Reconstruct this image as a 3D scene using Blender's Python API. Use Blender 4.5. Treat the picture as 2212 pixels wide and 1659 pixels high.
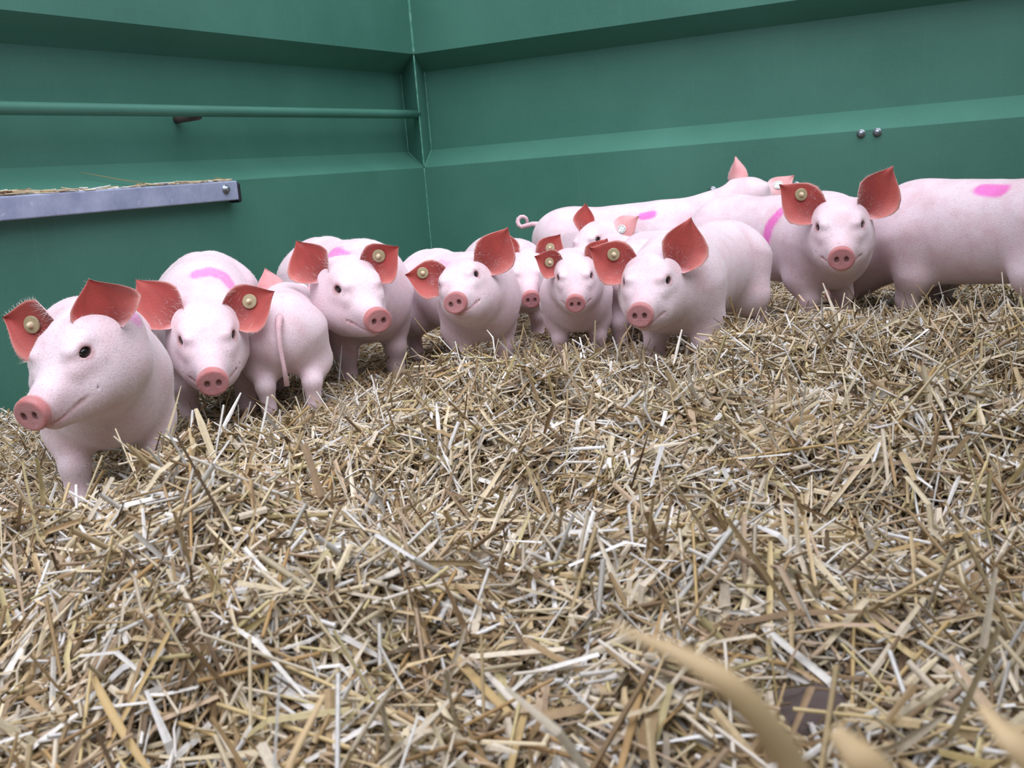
import bpy, math, random
import numpy as np
from mathutils import Matrix, Vector

for o in list(bpy.data.objects):
    bpy.data.objects.remove(o, do_unlink=True)
SC = bpy.context.scene
COL = SC.collection

# ------------------------------------------------------------------ camera
CAM_Z = 0.5
RIGHT = np.array([0.9968, -0.0155, -0.0786])
UP = np.array([0.0801, 0.1925, 0.9780])
FWD = np.array([0.0, 0.9812, -0.1931])
cam_d = bpy.data.cameras.new('camera')
cam = bpy.data.objects.new('camera', cam_d)
COL.objects.link(cam)
m = Matrix.Identity(4)
for i in range(3):
    m[i][0] = RIGHT[i]; m[i][1] = UP[i]; m[i][2] = -FWD[i]
m[2][3] = CAM_Z
cam.matrix_world = m
cam_d.sensor_width = 36.0
cam_d.lens = 2344.3 / 2212 * 36.0
cam_d.clip_start = 0.01
cam_d.dof.use_dof = True
cam_d.dof.focus_distance = 2.45
cam_d.dof.aperture_fstop = 12.5
SC.camera = cam

# ------------------------------------------------------------------ sky, light, exposure
world = bpy.data.worlds.new('overcast_sky')
SC.world = world
world.use_nodes = True
bg = world.node_tree.nodes['Background']
bg.inputs['Color'].default_value = (0.83, 0.85, 1.0, 1)
bg.inputs['Strength'].default_value = 0.62
sun_d = bpy.data.lights.new('overcast_sun', 'SUN')
sun_d.energy = 3.1
sun_d.angle = math.radians(80)
sun_d.color = (0.95, 0.94, 1.0)
sun = bpy.data.objects.new('overcast_sun', sun_d)
sun.rotation_euler = (math.radians(26), math.radians(4), 0)
COL.objects.link(sun)
SC.view_settings.view_transform = 'Standard'
SC.view_settings.look = 'None'
SC.view_settings.gamma = 1.0
SC.view_settings.use_curve_mapping = False
SC.view_settings.exposure = 0.4


# ------------------------------------------------------------------ helpers
def pt(x, y, Y):
    """world point seen at photograph pixel (x, y) at distance Y from the camera plane"""
    d = FWD + RIGHT * (x - 1106) / 2344.3 + UP * (829.5 - y) / 2344.3
    return np.array([0, 0, CAM_Z]) + d * (Y / d[1])


def imgdir(v):
    """direction given as (image right, image up, towards the viewer)"""
    d = RIGHT * v[0] + UP * v[1] - FWD * v[2]
    return d / np.linalg.norm(d)


def srgb(r, g, b):
    f = lambda c: ((c / 255 + 0.055) / 1.055) ** 2.4 if c > 10 else c / 255 / 12.92
    return (f(r), f(g), f(b))


def link(name, mesh, parent=None, loc=(0, 0, 0)):
    o = bpy.data.objects.new(name, mesh)
    COL.objects.link(o)
    o.location = loc
    if parent is not None:
        o.parent = parent
    return o


def tag(o, label, cat, group=None, kind=None):
    o['label'] = label
    o['category'] = cat
    if group: o['group'] = group
    if kind: o['kind'] = kind
    return o


def mesh_np(name, verts, quads=None, tris=None, mats=(), smooth=True, cols=None, mat_idx=None):
    """mesh from numpy arrays; cols are linear RGB for each vertex"""
    verts = np.asarray(verts, np.float32)
    loops, starts = [], []
    n = 0
    if quads is not None and len(quads):
        q = np.asarray(quads, np.int32); loops.append(q.ravel())
        starts.append(np.arange(len(q), dtype=np.int32) * 4); n = len(q) * 4
    if tris is not None and len(tris):
        t = np.asarray(tris, np.int32); loops.append(t.ravel())
        starts.append(n + np.arange(len(t), dtype=np.int32) * 3)
    loops = np.concatenate(loops); starts = np.concatenate(starts)
    me = bpy.data.meshes.new(name)
    me.vertices.add(len(verts)); me.vertices.foreach_set('co', verts.ravel())
    me.loops.add(len(loops)); me.loops.foreach_set('vertex_index', loops)
    me.polygons.add(len(starts)); me.polygons.foreach_set('loop_start', starts)
    if isinstance(smooth, np.ndarray):
        me.polygons.foreach_set('use_smooth', smooth.astype(bool))
    else:
        me.polygons.foreach_set('use_smooth', np.full(len(starts), smooth, bool))
    for mt in mats:
        me.materials.append(mt)
    if mat_idx is not None:
        me.polygons.foreach_set('material_index', np.asarray(mat_idx, np.int32))
    if cols is not None:
        a = me.color_attributes.new('col', 'FLOAT_COLOR', 'POINT')
        c = np.ones((len(verts), 4), np.float32); c[:, :3] = cols
        a.data.foreach_set('color', c.ravel())
    me.update(calc_edges=True)
    me.validate()
    return me


class NT:
    def __init__(self, name, **kw):
        self.m = bpy.data.materials.new(name)
        self.m.use_nodes = True
        self.t = self.m.node_tree
        self.p = self.t.nodes['Principled BSDF']
        for k, v in kw.items():
            self.set(k, v)

    def set(self, k, v):
        k = k.replace('_', ' ')
        self.p.inputs[k].default_value = v if not (isinstance(v, tuple) and len(v) == 3 and k != 'Subsurface Radius') else (*v, 1)

    def n(self, typ, **kw):
        nd = self.t.nodes.new(typ)
        for k, v in kw.items():
            if k in nd.inputs.keys():
                nd.inputs[k].default_value = v
            else:
                setattr(nd, k, v)
        return nd

    def l(self, a, b):
        self.t.links.new(a, b)

    def noise(self, scale, detail=3, coord=None, rough=0.55):
        nd = self.n('ShaderNodeTexNoise')
        nd.inputs['Scale'].default_value = scale
        nd.inputs['Detail'].default_value = detail
        nd.inputs['Roughness'].default_value = rough
        if coord is not None: self.l(coord, nd.inputs['Vector'])
        return nd

    def ramp(self, fac, stops):
        r = self.n('ShaderNodeValToRGB')
        e = r.color_ramp.elements
        while len(e) < len(stops): e.new(0.5)
        for i, (p, c) in enumerate(stops):
            e[i].position = p; e[i].color = (*c, 1) if len(c) == 3 else c
        self.l(fac, r.inputs['Fac'])
        return r.outputs['Color']

    def mix(self, fac, a, b, mode='MIX'):
        x = self.n('ShaderNodeMix', data_type='RGBA', blend_type=mode)
        for s, v in ((x.inputs[0], fac), (x.inputs[6], a), (x.inputs[7], b)):
            if hasattr(v, 'is_linked'): self.l(v, s)
            else: s.default_value = (*v, 1) if isinstance(v, tuple) and len(v) == 3 else v
        return x.outputs[2]

    def bump(self, h, strength, dist=0.002):
        b = self.n('ShaderNodeBump')
        b.inputs['Strength'].default_value = strength
        b.inputs['Distance'].default_value = dist
        self.l(h, b.inputs['Height'])
        self.l(b.outputs['Normal'], self.p.inputs['Normal'])


def coords(t, which='Object'):
    return t.n('ShaderNodeTexCoord').outputs[which]


# ------------------------------------------------------------------ materials
def mat_paint():
    t = NT('green_paint', Roughness=0.42)
    t.p.inputs['Specular IOR Level'].default_value = 0.45
    c = coords(t)
    big = t.noise(2.2, 4, c).outputs['Fac']
    col = t.ramp(big, [(0.3, srgb(62, 114, 98)), (0.7, srgb(74, 127, 111))])
    fine = t.noise(90, 2, c).outputs['Fac']
    col = t.mix(t.ramp(fine, [(0.3, (0, 0, 0)), (0.75, (0.22, 0.22, 0.22))]), col, srgb(84, 138, 124))
    mp = t.n('ShaderNodeMapping'); mp.inputs['Scale'].default_value = (60, 60, 1.2); t.l(c, mp.inputs['Vector'])
    streak = t.noise(1.0, 3, mp.outputs['Vector']).outputs['Fac']
    col = t.mix(t.ramp(streak, [(0.62, (0, 0, 0)), (0.8, (0.25, 0.25, 0.25))]), col, srgb(90, 142, 128))
    t.l(col, t.p.inputs['Base Color'])
    t.bump(t.noise(14, 3, c).outputs['Fac'], 0.10, 0.004)
    return t.m


def mat_weld():
    t = NT('weld_paint', Roughness=0.45)
    c = coords(t)
    col = t.ramp(t.noise(40, 3, c).outputs['Fac'], [(0.35, srgb(70, 140, 118)), (0.7, srgb(120, 175, 158))])
    t.l(col, t.p.inputs['Base Color'])
    t.bump(t.noise(120, 2, c).outputs['Fac'], 0.4, 0.002)
    return t.m


def mat_galv():
    t = NT('galvanised_steel', Roughness=0.55, Metallic=0.3)
    c = coords(t)
    v = t.n('ShaderNodeTexVoronoi'); v.inputs['Scale'].default_value = 60; t.l(c, v.inputs['Vector'])
    col = t.mix(0.5, t.ramp(t.noise(9, 4, c).outputs['Fac'], [(0.3, srgb(150, 160, 190)), (0.7, srgb(186, 194, 222))]), t.ramp(v.outputs['Distance'], [(0.0, (0.42, 0.42, 0.42)), (0.8, (0.6, 0.6, 0.6))]), 'SOFT_LIGHT')
    spots = t.ramp(t.noise(38, 2, c).outputs['Fac'], [(0.66, (0, 0, 0)), (0.74, (0.7, 0.7, 0.7))])
    col = t.mix(spots, col, srgb(205, 210, 225))
    t.l(col, t.p.inputs['Base Color'])
    return t.m


def mat_plain(name, col, rough=0.5, metal=0.0, spec=0.5):
    t = NT(name, Roughness=rough, Metallic=metal)
    t.p.inputs['Specular IOR Level'].default_value = spec
    c = coords(t)
    nz = t.noise(60, 3, c).outputs['Fac']
    cc = t.mix(nz, tuple(x * 0.82 for x in col), tuple(min(1, x * 1.15) for x in col))
    t.l(cc, t.p.inputs['Base Color'])
    return t.m


def mat_skin():
    t = NT('pig_skin', Roughness=0.55)
    t.p.inputs['Specular IOR Level'].default_value = 0.3
    at = t.n('ShaderNodeAttribute'); at.attribute_name = 'col'
    c = coords(t)
    blot = t.noise(16, 4, c).outputs['Fac']
    col = t.mix(t.ramp(blot, [(0.42, (0, 0, 0)), (0.8, (0.4, 0.4, 0.4))]), at.outputs['Color'], srgb(222, 164, 164), 'MULTIPLY')
    grey = t.noise(34, 3, c).outputs['Fac']
    col = t.mix(t.ramp(grey, [(0.62, (0, 0, 0)), (0.76, (0.2, 0.2, 0.2))]), col, srgb(150, 132, 140))
    speck = t.noise(330, 1, c).outputs['Fac']
    col = t.mix(t.ramp(speck, [(0.60, (0, 0, 0)), (0.74, (0.42, 0.42, 0.42))]), col, srgb(128, 92, 98))
    t.l(col, t.p.inputs['Base Color'])
    t.p.inputs['Subsurface Weight'].default_value = 0.12
    t.p.inputs['Subsurface Radius'].default_value = (0.012, 0.005, 0.004)
    t.p.inputs['Subsurface Scale'].default_value = 0.6
    t.p.inputs['Sheen Weight'].default_value = 0.25
    t.p.inputs['Sheen Roughness'].default_value = 0.6
    t.bump(t.noise(260, 3, c).outputs['Fac'], 0.45, 0.002)
    return t.m


def mat_straw():
    t = NT('straw', Roughness=0.55)
    t.p.inputs['Specular IOR Level'].default_value = 0.35
    at = t.n('ShaderNodeAttribute'); at.attribute_name = 'col'
    nz = t.noise(180, 2, coords(t)).outputs['Fac']
    col = t.mix(t.ramp(nz, [(0.35, (0.62, 0.58, 0.52)), (0.6, (1, 1, 1))]), (0, 0, 0), at.outputs['Color'], 'MIX')
    col = t.mix(0.35, at.outputs['Color'], col)
    t.l(col, t.p.inputs['Base Color'])
    return t.m


def mat_stalk():
    t = NT('straw_stalk', Roughness=0.5)
    t.p.inputs['Specular IOR Level'].default_value = 0.35
    oi = t.n('ShaderNodeObjectInfo')
    base = oi.outputs['Color']
    mp = t.n('ShaderNodeMapping'); mp.inputs['Scale'].default_value = (12, 700, 700); t.l(coords(t), mp.inputs['Vector'])
    nz = t.noise(1.0, 2, mp.outputs['Vector']).outputs['Fac']
    col = t.mix(t.ramp(nz, [(0.35, (0.4, 0.4, 0.4)), (0.65, (0, 0, 0))]), base, srgb(150, 118, 72))
    t.l(col, t.p.inputs['Base Color'])
    return t.m


M = dict(paint=mat_paint(), weld=mat_weld(), galv=mat_galv(), skin=mat_skin(), straw=mat_straw(), stalk=mat_stalk(),
         black=mat_plain('black_rubber', srgb(24, 26, 34), 0.6), bolt=mat_plain('bolt_steel', srgb(150, 158, 165), 0.3, 0.8),
         eye=mat_plain('pig_eye', srgb(22, 18, 20), 0.12), bristle=mat_plain('bristle_white', srgb(244, 234, 232), 0.6),
         tag_white=mat_plain('tag_white', srgb(226, 232, 226), 0.45), tag_brass=mat_plain('tag_amber', srgb(170, 156, 124), 0.35),
         stud=mat_plain('tag_stud', srgb(222, 208, 176), 0.3), ink=mat_plain('tag_ink', srgb(52, 70, 74), 0.6),
         clod=mat_plain('dry_mud', srgb(88, 76, 72), 0.9), plate=mat_plain('floor_plate', srgb(60, 66, 62), 0.7),
         fore=mat_plain('near_straw', srgb(205, 178, 136), 0.55), bleach=mat_plain('bleached_straw', srgb(240, 234, 224), 0.55), brown=mat_plain('brown_straw', srgb(166, 138, 88), 0.6))

# ------------------------------------------------------------------ the trailer walls
YAW = 0.479
CORNER = np.array([-0.3302, 5.2, 0.0])
LD = np.array([-math.sin(YAW), -math.cos(YAW), 0])     # along the left wall, away from the corner
RD = np.array([math.cos(YAW), -math.sin(YAW), 0])      # along the end wall, away from the corner
DEP = 0.1227
FLOOR_Z = -0.2
ZA0, ZB0, ZB1, ZA1, ZTOP = 0.5419, 0.6225, 0.9835, 1.056, 1.55


def wp(L, R, z):
    return CORNER + LD * L + RD * R + np.array([0, 0, z])


def wall(name, which, length, ends):
    """folded sheet: flat, sloping ledge, recessed panel, overhang, flat; the recess runs into the corner post"""
    T = 0.04
    f = (lambda a, off, z: wp(a, -off, z)) if which == 'L' else (lambda a, off, z: wp(-off, a, z))
    rows = [(FLOOR_Z, 0), (ZA0, 0), (ZB0, DEP), (ZB1, DEP), (ZA1, 0), (ZTOP, 0), (ZTOP + 0.03, -0.02), (ZTOP + 0.03, 0.14), (FLOOR_Z, 0.16)]
    e = ends
    st = [0, 0, e, e, 0, 0, 0, 0, 0]
    v, q = [], []
    N = 24
    for k in range(N + 1):
        for (z, off), s0 in zip(rows, st):
            a = s0 + (length - s0) * k / N
            v.append(f(a, off, z))
    n = len(rows)
    for k in range(N):
        for j in range(n):
            a = k * n + j; b = k * n + (j + 1) % n
            q.append((a, a + n, b + n, b) if which == 'R' else (a, b, b + n, a + n))
    # corner strip of the recess (slopes from the panel to the corner line)
    i0 = len(v)
    v += [f(0, 0, ZA0), f(e, DEP, ZB0), f(e, DEP, ZB1), f(0, 0, ZA1)]
    q.append((i0, i0 + 1, i0 + 2, i0 + 3) if which == 'L' else (i0 + 3, i0 + 2, i0 + 1, i0))
    me = mesh_np(name, np.array(v), q, mats=[M['paint']], smooth=False)
    o = link(name, me)
    o['kind'] = 'structure'
    return o


wl = wall('wall_left', 'L', 7.5, -0.072)
wr = wall('wall_end', 'R', 3.34, -0.024)


def flat_wall(name, p, q):
    p, q = np.asarray(p), np.asarray(q)
    t = unit2(q - p); n = np.array([t[1], -t[0], 0]) * -0.06
    v = [p, q, q + n, p + n]
    v = v + [x + np.array([0, 0, ZTOP + 0.03 - FLOOR_Z]) for x in v]
    f = [(0, 1, 5, 4), (1, 2, 6, 5), (2, 3, 7, 6), (3, 0, 4, 7), (4, 5, 6, 7), (3, 2, 1, 0)]
    o = link(name, mesh_np(name, np.array(v), f, mats=[M['paint']], smooth=False)); o['kind'] = 'structure'
    return o


unit2 = lambda a: a / np.linalg.norm(a)
flat_wall('unseen_wall_right', wp(7.5, 3.34, FLOOR_Z), wp(0.16, 3.34, FLOOR_Z))  # out of view; added so the light comes down from the open top
flat_wall('unseen_wall_rear', wp(7.56, 0.0, FLOOR_Z), wp(7.56, 3.4, FLOOR_Z))  # unseen too, added to keep low sky light off the other walls


def tube_arrays(path, radii, sides=10, cap=True):
    path = np.asarray(path, float); n = len(path)
    radii = np.broadcast_to(radii, (n,))
    tan = np.gradient(path, axis=0); tan /= np.linalg.norm(tan, axis=1)[:, None]
    ref = np.array([0, 0, 1.0]) if abs(tan[0][2]) < 0.9 else np.array([1.0, 0, 0])
    v = []
    a0 = np.cross(tan[0], ref); a0 /= np.linalg.norm(a0)
    for i in range(n):
        a0 = a0 - tan[i] * (a0 @ tan[i]); a0 /= np.linalg.norm(a0)
        b0 = np.cross(tan[i], a0)
        for k in range(sides):
            w = 2 * math.pi * k / sides
            v.append(path[i] + radii[i] * (math.cos(w) * a0 + math.sin(w) * b0))
    q, t = [], []
    for i in range(n - 1):
        for k in range(sides):
            a = i * sides + k; b = i * sides + (k + 1) % sides
            q.append((a, b, b + sides, a + sides))
    if cap:
        c = len(v); v.append(path[0]); v.append(path[-1])
        for k in range(sides):
            t.append((c, (k + 1) % sides, k))
            t.append((c + 1, (n - 1) * sides + k, (n - 1) * sides + (k + 1) % sides))
    return np.array(v), q, t


def tube(name, path, r, mat, parent=None, sides=10):
    v, q, t = tube_arrays(path, r, sides)
    return link(name, mesh_np(name, v, q, t, mats=[mat]), parent)


def sub(a, b, n):
    return [np.asarray(a) + (np.asarray(b) - np.asarray(a)) * i / n for i in range(n + 1)]


# weld beads down the corner and along the post edges
def bead(a, b, r, parent):
    rng = np.random.default_rng(int(abs(a[2]) * 1000) + 7)
    p = sub(a, b, 26)
    tube('weld_bead', p, r * (0.8 + 0.4 * rng.random(len(p))), M['weld'], parent, 6)


bead(wp(0, 0, 0.0), wp(0, 0, ZA0), 0.003, wl)
bead(wp(0, 0, ZA1), wp(0, 0, ZTOP), 0.008, wl)
bead(wp(0, 0, ZA0), wp(0, 0, ZA1), 0.0045, wl)
bead(wp(-0.072, -DEP, ZB0), wp(-0.072, -DEP, ZB1), 0.0035, wl)
bead(wp(-DEP, -0.024, ZB0), wp(-DEP, -0.024, ZB1), 0.0035, wr)
bead(wp(0, 0, ZA0), wp(-0.072, -DEP, ZB0), 0.003, wl)
bead(wp(0, 0, ZA0), wp(-DEP, -0.024, ZB0), 0.003, wr)


def bolt_mesh():
    prof = [(0.0, 0.014), (0.006, 0.0132), (0.0105, 0.010), (0.013, 0.0055), (0.0135, 0.0)]
    # washer, then domed head, local axis +x
    v, q, t = [], [], []
    prof = [(0.0, 0.017), (0.0025, 0.017), (0.0026, 0.0125), (0.010, 0.0125), (0.0135, 0.0095), (0.0155, 0.005)]
    S = 14
    for x, r in prof:
        for k in range(S):
            w = 2 * math.pi * k / S
            v.append((x, r * math.cos(w), r * math.sin(w)))
    for i in range(len(prof) - 1):
        for k in range(S):
            a = i * S + k; b = i * S + (k + 1) % S
            q.append((a, a + S, b + S, b)[::-1])
    c = len(v); v.append((0.016, 0, 0))
    for k in range(S):
        t.append((c, (len(prof) - 1) * S + k, (len(prof) - 1) * S + (k + 1) % S))
    return mesh_np('bolt', np.array(v), q, t, mats=[M['bolt']])


BOLT = bolt_mesh()
for R, z in ((1.978, 0.530), (2.038, 0.530), (1.380, 0.351), (1.724, 0.348)):
    b = link('bolt', BOLT, wr, wp(0, R, z))
    b.rotation_euler = (0, 0, math.atan2(LD[1], LD[0]))

# pipe along the recess of the left wall
pipe = bpy.data.objects.new('pipe_rail', None); COL.objects.link(pipe)
pipe.location = wp(1.45, -0.01, 0.783)
tag(pipe, 'green painted round pipe running along the recess of the side wall', 'pipe')
base = np.array(pipe.location)
tube('pipe', [p - base for p in sub(wp(-0.01, -0.015, 0.787), wp(7.4, -0.005, 0.781), 30)], 0.0195, M['paint'], pipe, 16)
tube('bracket', [p - base for p in sub(wp(1.455, -0.015, 0.772), wp(1.455, -DEP - 0.004, 0.768), 4)], 0.016, M['clod'], pipe, 8)

# galvanised rail below
rail = bpy.data.objects.new('steel_rail', None); COL.objects.link(rail)
rail.location = wp(2.4, 0.0, 0.47)
tag(rail, 'galvanised grey steel channel bolted to the green side wall with black end cap', 'rail')
rb = np.array(rail.location)


def box_pts(L0, L1, R0, R1, z0, z1):
    return [wp(L, R, z) - rb for L in (L0, L1) for R in (R0, R1) for z in (z0, z1)]


def hexa(name, L0, L1, R0, R1, z0, z1, mat, parent, bev=0.003):
    v = box_pts(L0, L1, R0, R1, z0, z1)
    q = [(0, 1, 3, 2), (4, 6, 7, 5), (0, 4, 5, 1), (2, 3, 7, 6), (0, 2, 6, 4), (1, 5, 7, 3)]
    o = link(name, mesh_np(name, np.array(v), q, mats=[mat], smooth=False), parent)
    if bev:
        md = o.modifiers.new('bevel', 'BEVEL'); md.width = bev; md.segments = 3
    return o


hexa('channel', 1.376, 6.5, 0.0, 0.05, 0.4715, 0.5395, M['galv'], rail, 0.005)
cap = hexa('end_cap', 1.362, 1.378, 0.001, 0.053, 0.462, 0.533, M['black'], rail, 0.008)
b = link('bolt', BOLT, rail, wp(1.4427, 0.0505, 0.512) - rb)
b.rotation_euler = (0, 0, math.atan2(RD[1], RD[0]))

# floor plate
fl = [wp(-0.1, -0.1, FLOOR_Z), wp(-0.1, 3.4, FLOOR_Z), wp(7.6, 3.4, FLOOR_Z), wp(7.6, -0.1, FLOOR_Z)]
fl += [p + np.array([0, 0, -0.05]) for p in fl]
fo = link('floor', mesh_np('floor', np.array(fl), [(0, 3, 2, 1), (4, 5, 6, 7), (0, 1, 5, 4), (1, 2, 6, 5), (2, 3, 7, 6), (3, 0, 4, 7)], mats=[M['plate']], smooth=False))
fo['kind'] = 'structure'

# ------------------------------------------------------------------ straw height field
CREST = np.array([(-1.6, 0.95), (-0.86, 1.15), (-0.70, 1.32), (-0.60, 1.55), (-0.50, 1.80), (-0.385, 2.06), (-0.20, 2.18), (-0.055, 2.28), (0.155, 2.38),
                  (0.285, 2.20), (0.40, 2.28), (0.498, 2.50), (0.698, 2.64), (0.89, 2.56), (1.118, 2.32), (2.2, 2.1)])
GZ = np.array([(-1.6, -0.08), (-0.9, -0.07), (-0.5, -0.045), (0.0, -0.03), (0.6, -0.01), (1.0, 0.0), (2.2, 0.0)])
_rng = np.random.default_rng(5)
_waves = [(_rng.uniform(-1, 1, 2) * k, _rng.uniform(0, 6.28), a) for k, a in
          [(9, .010), (12, .010), (17, .008), (25, .006), (34, .006), (48, .004), (60, .004), (14, .008), (40, .004)] for _ in range(2)]


def sstep(x):
    x = np.clip(x, 0, 1); return x * x * (3 - 2 * x)


def ground_z(X, Y):
    X = np.asarray(X, float); Y = np.asarray(Y, float)
    g = np.interp(X, GZ[:, 0], GZ[:, 1])
    cr = np.interp(X, CREST[:, 0], CREST[:, 1])
    top = 0.07 + 0.02 * sstep((1.6 - Y) / 0.9)
    w = sstep((cr + 0.20 - Y) / 0.30)
    z = g * (1 - w) + top * w
    wob = sum(a * np.sin(X * k[0] + Y * k[1] + ph) for k, ph, a in _waves)
    return z + wob * (0.3 + 1.0 * w)


def inside(X, Y, mrg=0.01):
    dx = X - CORNER[0]; dy = Y - CORNER[1]
    L = dx * LD[0] + dy * LD[1]; R = dx * RD[0] + dy * RD[1]
    return (L > mrg) & (R > mrg) & (R < 3.25)

# ------------------------------------------------------------------ pigs
def smin(a, b, k):
    h = np.maximum(k - np.abs(a - b), 0.0) / k
    return np.minimum(a, b) - h * h * k * 0.25


def smax(a, b, k):
    return -smin(-a, -b, k)


def rc(p, a, b, r1, r2):
    a = np.asarray(a, np.float32); ba = np.asarray(b, np.float32) - a
    pa = p - a
    t = np.clip((pa @ ba) / max(float(ba @ ba), 1e-9), 0, 1)
    d = pa - t[:, None] * ba
    return np.sqrt((d * d).sum(1)) - (r1 + (r2 - r1) * t)


def ell(p, c, r):
    r = np.asarray(r, np.float32)
    q = (p - np.asarray(c, np.float32)) / r
    k0 = np.sqrt((q * q).sum(1)); q2 = q / r
    k1 = np.sqrt((q2 * q2).sum(1)) + 1e-6
    return k0 * (k0 - 1) / k1


SNOUT = np.array([0.187, 0, -0.022])
EYE = np.array([0.066, 0.0485, 0.024])


def head_sdf(q, ear_ax):
    """q in head coordinates: x along the muzzle, y to the pig's left, z up"""
    qs = q.copy(); qs[:, 1] = np.abs(qs[:, 1])            # mirrored half
    d = ell(q, (-0.005, 0, -0.002), (0.085, 0.066, 0.070))
    d = smin(d, ell(qs, (0.032, 0.020, 0.014), (0.052, 0.034, 0.040)), 0.035)
    d = smin(d, rc(q, (0.045, 0, -0.012), (0.155, 0, -0.024), 0.051, 0.0300), 0.04)
    d = smin(d, rc(qs, (-0.015, 0.036, -0.044), (0.075, 0.024, -0.047), 0.052, 0.037), 0.035)
    d = smin(d, rc(q, (0.02, 0, -0.066), (0.140, 0, -0.056), 0.050, 0.0200), 0.03)
    # ridge around the upper eye and the cheek below it
    d = smin(d, rc(qs, (0.048, 0.044, 0.037), (0.084, 0.038, 0.033), 0.0105, 0.008), 0.02)
    d = smin(d, rc(qs, (0.050, 0.048, 0.006), (0.092, 0.040, 0.004), 0.010, 0.008), 0.022)
    # snout disc
    x = q[:, 0] - 0.180 + 0.10 * (q[:, 2] + 0.02)
    ry = np.sqrt((q[:, 1] / 1.08) ** 2 + ((q[:, 2] + 0.022) / 0.94) ** 2)
    cyl = np.maximum(ry - 0.0255, np.abs(x) - 0.004)
    out = np.sqrt(np.maximum(ry - 0.0255, 0) ** 2 + np.maximum(np.abs(x) - 0.004, 0) ** 2)
    disc = np.where(cyl > 0, out, cyl) - 0.0055
    d = smin(d, disc, 0.010)
    d = smax(d, -ell(q, (0.1985, 0, -0.023), (0.0075, 0.024, 0.021)), 0.006)   # dished face of the disc
    # nostrils, mouth line
    d = smax(d, -ell(qs, (0.189, 0.0118, -0.0225), (0.013, 0.0050, 0.0068)), 0.003)
    d = smax(d, -rc(qs, (0.086, 0.052, -0.036), (0.140, 0.031, -0.0515), 0.0022, 0.0018), 0.006)
    d = smax(d, -rc(qs, (0.140, 0.031, -0.0515), (0.180, 0.010, -0.0540), 0.0018, 0.0015), 0.005)
    # eye opening
    e = qs - EYE.astype(np.float32)
    d = smax(d, -(np.sqrt((e[:, 0] / 1.25) ** 2 + (e[:, 1]) ** 2 + (e[:, 2] / 1.02) ** 2) - 0.0108), 0.004)
    d = smin(d, rc(qs, (0.050, 0.0475, 0.0385), (0.083, 0.0425, 0.0355), 0.0052, 0.004), 0.007)    # upper lid
    d = smin(d, rc(qs, (0.055, 0.0495, 0.0105), (0.080, 0.0445, 0.0115), 0.004, 0.003), 0.008)
    # ear roots
    for sgn, ax in zip((1, -1), ear_ax):
        b0 = np.array([-0.050, sgn * 0.044, 0.022])
        d = smin(d, rc(q, b0, b0 + ax * 0.030, 0.026, 0.012), 0.035)
    return d


def make_sdf(P):
    R, H = P['Rl'], P['hl']
    legs = P['legs']

    def f(p):
        p = np.asarray(p, np.float32)
        q = ((p - H.astype(np.float32)) @ R.astype(np.float32))
        ps = p.copy(); ps[:, 1] = np.abs(ps[:, 1])
        fat = P['fat']
        d = ell(p, (0.135, 0, 0.246), (0.15, 0.101 * fat, 0.116))
        d = smin(d, ell(p, (-0.02, 0, 0.248), (0.235, 0.112 * fat, 0.124)), 0.07)
        d = smin(d, ell(ps, (-0.205, 0.018 * fat, 0.256), (0.135, 0.092 * fat, 0.121)), 0.06)
        d = smin(d, rc(p, H + R @ np.array([-0.03, 0, -0.008]), (0.185, 0, 0.265), 0.074, 0.100), 0.06)
        d = smin(d, rc(p, H + R @ np.array([0.0, 0, -0.050]), (0.19, 0, 0.205), 0.055, 0.088), 0.05)
        for i, (fx, fy) in enumerate(legs):
            s = 1 if i in (0, 2) else -1
            if i < 2:
                a = (0.155, s * 0.058, 0.235); b_ = (0.138 + 0.3 * fx, s * 0.073 + 0.3 * fy, 0.150)
                c = (0.163 + 0.75 * fx, s * 0.068 + 0.7 * fy, 0.086); e = (0.155 + fx, s * 0.066 + fy, 0.034); h = (0.168 + fx, s * 0.066 + fy, 0.012)
                L = smin(rc(p, a, b_, 0.070, 0.045), rc(p, b_, c, 0.043, 0.0275), 0.025)
                L = smin(L, rc(p, c, e, 0.0285, 0.022), 0.012)
            else:
                a = (-0.215, s * 0.050, 0.255); b_ = (-0.185 + 0.2 * fx, s * 0.076 + 0.3 * fy, 0.165)
                c = (-0.262 + 0.8 * fx, s * 0.070 + 0.7 * fy, 0.108); e = (-0.248 + fx, s * 0.068 + fy, 0.036); h = (-0.234 + fx, s * 0.068 + fy, 0.012)
                L = smin(rc(p, a, b_, 0.088, 0.058), rc(p, b_, c, 0.054, 0.030), 0.03)
                L = smin(L, rc(p, c, e, 0.029, 0.0215), 0.012)
            L = smin(L, rc(p, e, h, 0.0225, 0.021), 0.012)
            d = smin(d, L, 0.035)
        hd = head_sdf(q, P['ear_ax'])
        return smin(d, hd, 0.035)
    return f


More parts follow.
